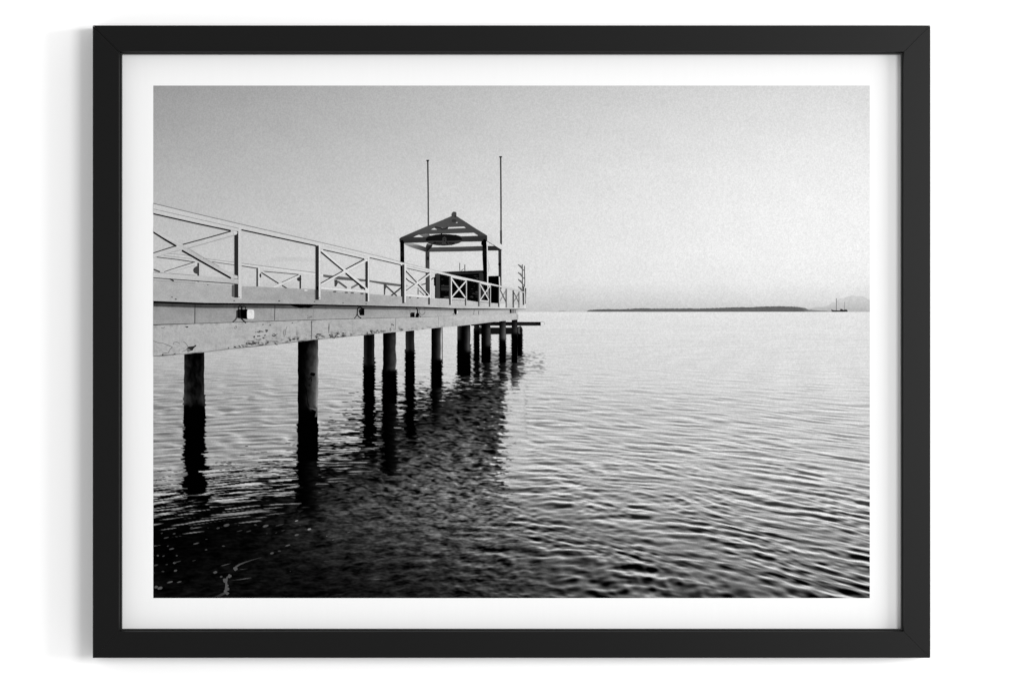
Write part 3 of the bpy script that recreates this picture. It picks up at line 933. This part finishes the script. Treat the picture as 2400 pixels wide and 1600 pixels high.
jet.poly([(1210, 736), (1214.6, 737), (1214.4, 747.5), (1211, 748)], 176)
jet.build('printed_beam', sheet)

# ------------------------------------------------------------------ floodlights on the side wall
fl = Ink()
fl.line(E((1365, 440), (1362, 385), (1385, 368), (1412, 378), (1412, 425)), 2.4, 16)
fl.line(E((1420, 425), (1420, 385), (1445, 372), (1472, 385), (1474, 425)), 2.0, 18)
fl.poly(E((1332, 440), (1362, 425), (1362, 555), (1330, 560)), 52)
fl.poly(E((1358, 422), (1500, 422), (1502, 470), (1500, 572), (1360, 560)), 5)
fl.line(E((1338, 535), (1325, 575), (1275, 622)), 3.0, 74)
fl.line(E((1385, 430), (1392, 540), (1430, 585), (1480, 632)), 3.2, 34)
fl.poly(E(*ell(1552, 499, 55, 70, 5.0)), 233)
fl.dot(*E((1550, 462))[0], 3.4, 1.8, 214)
fl.build('printed_floodlight', sheet)
fl = Ink()
fl.line(F((1288, 505), (1292, 420), (1310, 392), (1345, 392), (1372, 412)), 2.6, 16)
fl.poly(F((1308, 440), (1345, 412), (1398, 408), (1398, 515), (1330, 515)), [50, 20, 6, 8, 20])
fl.line(F((1285, 500), (1272, 530), (1245, 562)), 2.0, 44)
fl.line(F((1290, 505), (1310, 535), (1350, 562)), 2.4, 24)
fl.build('printed_floodlight', sheet)
fl = Ink()
fl.poly(F((2098, 490), (2120, 470), (2168, 472), (2168, 548), (2102, 545)), [60, 20, 10, 10, 24])
fl.poly(F((2178, 548), (2190, 490), (2210, 470), (2240, 488), (2228, 548)), 10)
fl.line(F((2192, 400), (2210, 430), (2214, 480)), 2.6, 12)
fl.line(F((2225, 490), (2245, 520), (2265, 545)), 1.6, 52)
fl.line(F((2098, 490), (2095, 440), (2140, 400)), 0.7, 120)
fl.line(F(*ell(2282, 450, 44, 56, 2.0, 30)), 1.0, 92)
fl.build('printed_floodlight', sheet)
fl = Ink()
fl.poly(D((985, 745), (1020, 748), (1032, 770), (1028, 815), (1010, 832), (990, 800)), 16)
fl.poly(D((1030, 775), (1044, 772), (1046, 806), (1030, 812)), 234)
fl.poly(D((968, 828), (985, 800), (995, 830)), 130)
fl.build('printed_floodlight', sheet)

# ------------------------------------------------------------------ near railing of the jetty
nr = Ink()
# first panel: bottom rail, braces
nr.poly(A((46, 1035), (600, 1078), (1085, 1118), (1085, 1176), (600, 1140), (46, 1100)), [202, 196, 190, 186, 194, 200])
nr.line(A((46, 1034), (560, 1074)), 1.0, 130)
nr.line(A((46, 1102), (560, 1140), (1085, 1178)), 1.8, [70, 50, 60])
nr.line(A((46, 1122), (300, 1142), (640, 1160), (1040, 1190)), 1.6, 206)
nr.line(A((46, 1130), (330, 1150), (560, 1164)), 1.2, 120)
nr.line(A((250, 1116), (300, 1142)), 3.0, 44)
nr.poly(A((46, 805), (320, 724), (420, 700), (1000, 545), (1050, 530), (1078, 545), (1072, 572), (1000, 590), (560, 715), (330, 770), (80, 852), (46, 858)), [203, 206, 206, 208, 216, 220, 205, 200, 196, 196, 206, 206])
nr.line(A((46, 800), (310, 716)), 2.4, 66)
nr.line(A((410, 695), (700, 618), (1000, 533)), 2.6, 62)
nr.line(A((440, 752), (700, 680), (1040, 582)), 0.9, 146)
nr.line(A((46, 858), (380, 764)), 0.8, 150)
nr.poly(A((46, 490), (400, 700), (440, 730), (700, 890), (1050, 1080), (1080, 1095), (1080, 1112), (1000, 1108), (600, 880), (400, 765), (46, 555)), [200, 212, 186, 186, 190, 206, 200, 196, 192, 206, 204])
nr.line(A((46, 545), (200, 640), (332, 716)), 4.2, 24)
nr.line(A((400, 768), (620, 894), (1000, 1108)), 4.2, 20)
nr.line(A((480, 745), (700, 878), (860, 965)), 0.8, 140)
# cap of the railing, from the left edge to the head
cap_u = [(359.2, 477), (459, 501), (566, 526), (700, 556.6), (748, 567.5), (800, 579.5), (860, 594), (900, 603.6), (948, 616.4), (1009.5, 631.5), (1057.5, 643.6), (1124, 658.2), (1170.5, 668.8), (1229, 683.6)]
cap_l = [(359.2, 500), (459, 523), (560, 542), (566, 538.2), (740, 575.5), (756, 584), (800, 594.5), (853, 606.5), (867, 603.6), (900, 611), (938.5, 620.4), (953, 628), (999.5, 638.8), (1011, 637.2), (1056.7, 647.4), (1060, 651), (1091, 657.4), (1095, 656.4), (1123, 662), (1128, 665), (1147, 670), (1151, 668), (1170.5, 672.5), (1229, 686.4)]
nr.poly(cap_u + cap_l[::-1], [np.interp(q[0], [359, 560, 760, 900, 1160, 1175, 1229], [206, 206, 214, 222, 226, 214, 196]) for q in cap_u + cap_l[::-1]])
nr.line(cap_u[:11], 1.5, [112, 112, 116, 124, 130, 134, 150, 158, 168, 190, 205], 0.9)
nr.line([(359.2, 490), (459, 512.5), (560, 535.5)], 1.1, 130)
nr.line([(359.2, 501), (459, 523.5), (541, 541)], 3.2, [26, 30, 36])
nr.line([(566, 538.6), (640, 554.6), (741, 576)], 3.0, [30, 26, 34])
nr.line([(757, 585), (800, 594.6), (853, 606.8)], 2.2, 46)
nr.line([(760, 576.5), (800, 586.0), (858, 600.5)], 0.7, 168)
nr.line([(867, 604), (900, 611.4), (939, 620.6)], 2.0, 50)
nr.line([(954, 628.4), (1000, 639)], 1.6, 70)
nr.line([(953, 622.5), (1008, 636)], 0.8, 140)
# posts: shaded flank and lit face
POSTS = [(549.4, 558.6, 566.4, 542, 697.3, 48, 210, 540, 700), (739.6, 747.3, 751.2, 575.5, 702.5, 46, 226, 574, 701), (856.6, 862.3, 865.5, 612.5, 706.3, 52, 228, 600, 706),
         (942.6, 948.0, 951.2, 620, 710.5, 66, 232, 618, 708), (1003.6, 1007.6, 1010.0, 697, 713.8, 66, 228, 640, 700), (1052.6, 1056.7, 1059.2, 647.3, 714.6, 72, 226, 645, 712),
         (1089.8, 1092.4, 1094.5, 698, 716.2, 78, 190, 656, 705), (1120.6, 1123.8, 1126.0, 662, 717.8, 78, 190, 660, 714), (1146, 1148.8, 1150.5, 700, 718.8, 74, 190, 668, 716),
         (1167.6, 1170.2, 1171.8, 671, 719.2, 66, 214, 668, 712), (1185.2, 1187.8, 1188.6, 677, 720.4, 104, 190, 675, 690), (1201.6, 1204.2, 1205.0, 680, 720.8, 58, 186, 679, 682),
         (1215.2, 1217.4, 1218.0, 684, 721, 104, 190, 684, 686)]
# braces and bottom rails of the further panels first
nr.poly(B((405, 1040), (1285, 1108), (1285, 1150), (405, 1078)), 228)
nr.line(B((405, 1082), (1285, 1152)), 0.9, 130)
nr.line(B((412, 990), (800, 778), (1262, 545)), 5.2, 228)
nr.line(B((405, 972), (800, 752)), 2.2, 60); nr.line(B((868, 712), (1205, 530)), 2.4, 60)
nr.line(B((415, 358), (850, 735), (1270, 1075)), 5.4, 228)
nr.line(B((405, 392), (620, 575), (822, 742)), 3.2, 20)
nr.line(B((865, 788), (1040, 935), (1222, 1080)), 3.4, 16)
nr.poly(D((296, 536), (655, 566), (658, 598), (296, 566)), 232)
nr.line(D((300, 570), (640, 596)), 0.8, 140)
nr.line(D((305, 510), (655, 246)), 3.4, 230)
nr.line(D((312, 490), (440, 394)), 1.7, 62); nr.line(D((490, 352), (640, 240)), 1.7, 62)
nr.line(D((302, 186), (470, 372), (652, 572)), 3.4, 230)
nr.line(D((305, 205), (462, 372)), 2.3, 26); nr.line(D((482, 398), (625, 556)), 2.5, 22)
for (a_, b_, c_, d_, e_, f_, w_, t_) in (((955, 320), (1160, 600), (955, 585), (1165, 350), (955, 600), (1168, 612), 3.0, 226), ((1356, 392), (1498, 645), (1360, 622), (1502, 418), (1356, 632), (1502, 642), 2.4, 218)):
    nr.line(D(e_, f_), 3.4, 222)
    nr.line(D((e_[0] + 5, e_[1] + 14), (f_[0] - 8, f_[1] + 14)), 1.2, 96)
    nr.line(D(a_, b_), w_, t_); nr.line(D(c_, d_), w_, t_)
nr.line(D((1640, 640), (1728, 475)), 1.7, 140)
nr.line(D((1636, 462), (1728, 655)), 2.0, 80)
nr.line(D((1640, 668), (1730, 672)), 2.0, 214)
nr.line(D((1838, 655), (1910, 660)), 1.6, 206)
nr.line(D((1836, 512), (1908, 664)), 1.8, 104); nr.line(D((1840, 640), (1910, 515)), 1.5, 128)
for (xa, xb, xc, y0, y1, td, tl, l0, l1) in POSTS:
    nr.rect(xb - 0.2, l0, xc, l1, tl)
    nr.rect(xa, y0, xb, y1, td)
# the first panel's rail and braces pass in front of its posts
nr.poly(A((1030, 1114), (1088, 1118), (1088, 1178), (1030, 1172)), 188)
nr.poly(A((1030, 1060), (1060, 1072), (1082, 1080), (1082, 1112), (1030, 1108)), [188, 196, 214, 204, 196])
nr.poly(A((1030, 530), (1062, 532), (1082, 548), (1070, 572), (1036, 582)), 214)
nr.poly(B((1226, 1104), (1285, 1108), (1285, 1150), (1226, 1146)), 228)
nr.poly(B((1222, 1035), (1275, 1070), (1280, 1108), (1225, 1100)), 228)
nr.poly(B((1210, 532), (1262, 532), (1272, 545), (1228, 574)), 228)
# shade beside the foot of the posts
nr.poly(A((1012, 1190), (1044, 1186), (1044, 1340), (1010, 1332)), 98)
nr.poly(B((296, 1095), (313, 1090), (313, 1272), (300, 1268)), 104)
nr.poly(B((330, 1025), (368, 1030), (368, 1090), (330, 1090)), 14)
nr.dot(*A((1100, 1340))[0], 1.8, 1.0, 60); nr.dot(*B((380, 1235))[0], 1.0, 1.4, 60)
nr.build('printed_near_railing', sheet)

# ------------------------------------------------------------------ foam on the water near the shore
fo = Ink()
SPECKS = [(710, 745, 8, 3.6, 110), (1068, 752, 8, 3.2, 120), (1200, 742, 12, 2, 80), (975, 742, 4, 2, 90), (632, 772, 4.5, 2.4, 90), (388, 766, 3.4, 1.6, 90), (228, 822, 4, 1.8, 90), (115, 818, 3, 1.6, 80),
          (155, 860, 7, 1.8, 90), (430, 913, 8, 1.8, 110), (205, 962, 7, 2, 110), (170, 936, 2.6, 1.3, 90), (522, 970, 3.4, 1.6, 100), (525, 874, 3, 1.1, 80), (682, 936, 4, 1.6, 100), (78, 1024, 3, 2.4, 110),
          (130, 1028, 3.4, 1.6, 90), (252, 1024, 2.6, 1.8, 100), (232, 1090, 4.4, 2.6, 120), (262, 1080, 9, 1.5, 80), (60, 1112, 6, 2.2, 90), (160, 1106, 3.4, 1.3, 80), (410, 1070, 5, 1.1, 70), (240, 1162, 4.4, 2.8, 110),
          (125, 1170, 4, 1.8, 80), (190, 1267, 8, 2.2, 120), (275, 1266, 6, 1.8, 110), (62, 1312, 5, 3.6, 120), (98, 1322, 7, 3.8, 124), (606, 1177, 5.6, 3.4, 112), (660, 1218, 3.6, 2.4, 100), (700, 1108, 13, 1.6, 90),
          (1127, 1002, 5, 2.8, 110), (1195, 982, 4, 2, 90), (1272, 930, 7, 2.0, 120), (1354, 834, 6, 2.8, 120), (1470, 782, 5, 2.4, 200), (1352, 705, 4.6, 1.5, 190), (1832, 810, 5.4, 1.1, 120), (1690, 878, 3.4, 1.0, 130), (1630, 845, 2, 1.4, 130),
          (1080, 822, 3, 1.4, 70), (1228, 794, 5, 1.1, 80), (915, 800, 7, 1.2, 90), (830, 797, 8, 1.2, 80), (1165, 815, 3, 1.4, 70), (822, 745, 2, 1.6, 60), (540, 770, 2, 1.2, 60), (1385, 745, 2.6, 1.2, 80), (1295, 1168, 2, 1, 70)]
for u, v, rx, ry, t_ in SPECKS:
    x_, y_ = Q3((u, v))[0]
    rt = -0.25 if rx > 4 else random.uniform(-0.4, 0.1)
    t_ *= 0.74
    fo.dot(x_, y_, rx * 0.98, ry * 0.98, t_ * 0.62, rot=rt, n=14, rough=0.10)
    fo.dot(x_, y_, rx * 0.78, ry * 0.76, t_, rot=rt, n=14, rough=0.12)
fo.line(Q3((605, 1410), (640, 1392), (690, 1370), (702, 1340), (708, 1300), (706, 1262), (716, 1225), (745, 1206)), 5.6, [40, 52, 70, 84, 90, 84, 80, 66], 4.4)
for u, v, r_ in ((698, 1252, 6), (716, 1330, 5.6), (714, 1300, 4), (738, 1212, 5), (715, 1370, 5), (700, 1350, 4)):
    fo.dot(*Q3((u, v))[0], r_ * 0.95, r_ * 0.8, 86, rough=0.2)
fo.line(Q3((790, 1150), (798, 1125), (830, 1105), (880, 1085), (950, 1062), (1030, 1040)), 5.0, [80, 84, 80, 68, 58, 46], 1.4)
fo.dot(*Q3((792, 1145))[0], 5, 4.6, 86, rough=0.2)
fo.build('printed_foam', sheet)['kind'] = 'stuff'

# ------------------------------------------------------------------ lamps, surroundings, camera
def area(name, loc, target, sx_, sy_, power):
    ld = bpy.data.lights.new(name, 'AREA')
    ld.shape = 'RECTANGLE'; ld.size = sx_; ld.size_y = sy_; ld.energy = power
    o = bpy.data.objects.new(name, ld); COL.objects.link(o)
    o.location = loc
    o.rotation_euler = (Vector(target) - Vector(loc)).to_track_quat('-Z', 'Y').to_euler()
    return o


area('softbox_lamp', (2.9, -4.9, 0.42), (0, 0, 0), 1.75, 1.6, POW_B)
area('grazing_lamp', (7.3, -3.5, 0.42), (0, 0, 0), 2.5, 1.8, POW_A)  # second soft area lamp, further right, for the wide outer shadow

w = bpy.data.worlds.new('World'); sc.world = w
w.use_nodes = True
nt = w.node_tree; nt.nodes.clear()
out = nt.nodes.new('ShaderNodeOutputWorld'); bg = nt.nodes.new('ShaderNodeBackground')
tc = nt.nodes.new('ShaderNodeTexCoord'); sep = nt.nodes.new('ShaderNodeSeparateXYZ')
nt.links.new(tc.outputs['Generated'], sep.inputs[0])
# white surround light, shaped darker on the camera side to keep the frame dark
mr = nt.nodes.new('ShaderNodeMapRange')
mr.interpolation_type = 'SMOOTHSTEP'
mr.inputs['From Min'].default_value = -1.0; mr.inputs['From Max'].default_value = 0.0
mr.inputs['To Min'].default_value = WORLD_LO; mr.inputs['To Max'].default_value = WORLD_HI
nt.links.new(sep.outputs['Y'], mr.inputs['Value'])
nt.links.new(mr.outputs[0], bg.inputs['Strength'])
bg.inputs['Color'].default_value = (1, 1, 1, 1)
nt.links.new(bg.outputs[0], out.inputs[0])

cam = bpy.data.cameras.new('camera'); co = bpy.data.objects.new('camera', cam); COL.objects.link(co)
co.location = (0, -(DEEP * S + DCAM), 0); co.rotation_euler = (math.pi / 2, 0, 0)
cam.sensor_width = 36.0; cam.lens = 36.0 * DCAM / (2400 * S)
cam.clip_end = 100
sc.camera = co

sc.render.engine = 'CYCLES'
sc.cycles.use_denoising = True
sc.render.resolution_x, sc.render.resolution_y = 1024, 682
vs = sc.view_settings
vs.view_transform = 'Standard'; vs.look = 'None'; vs.exposure = 0; vs.gamma = 1
vs.use_curve_mapping = False
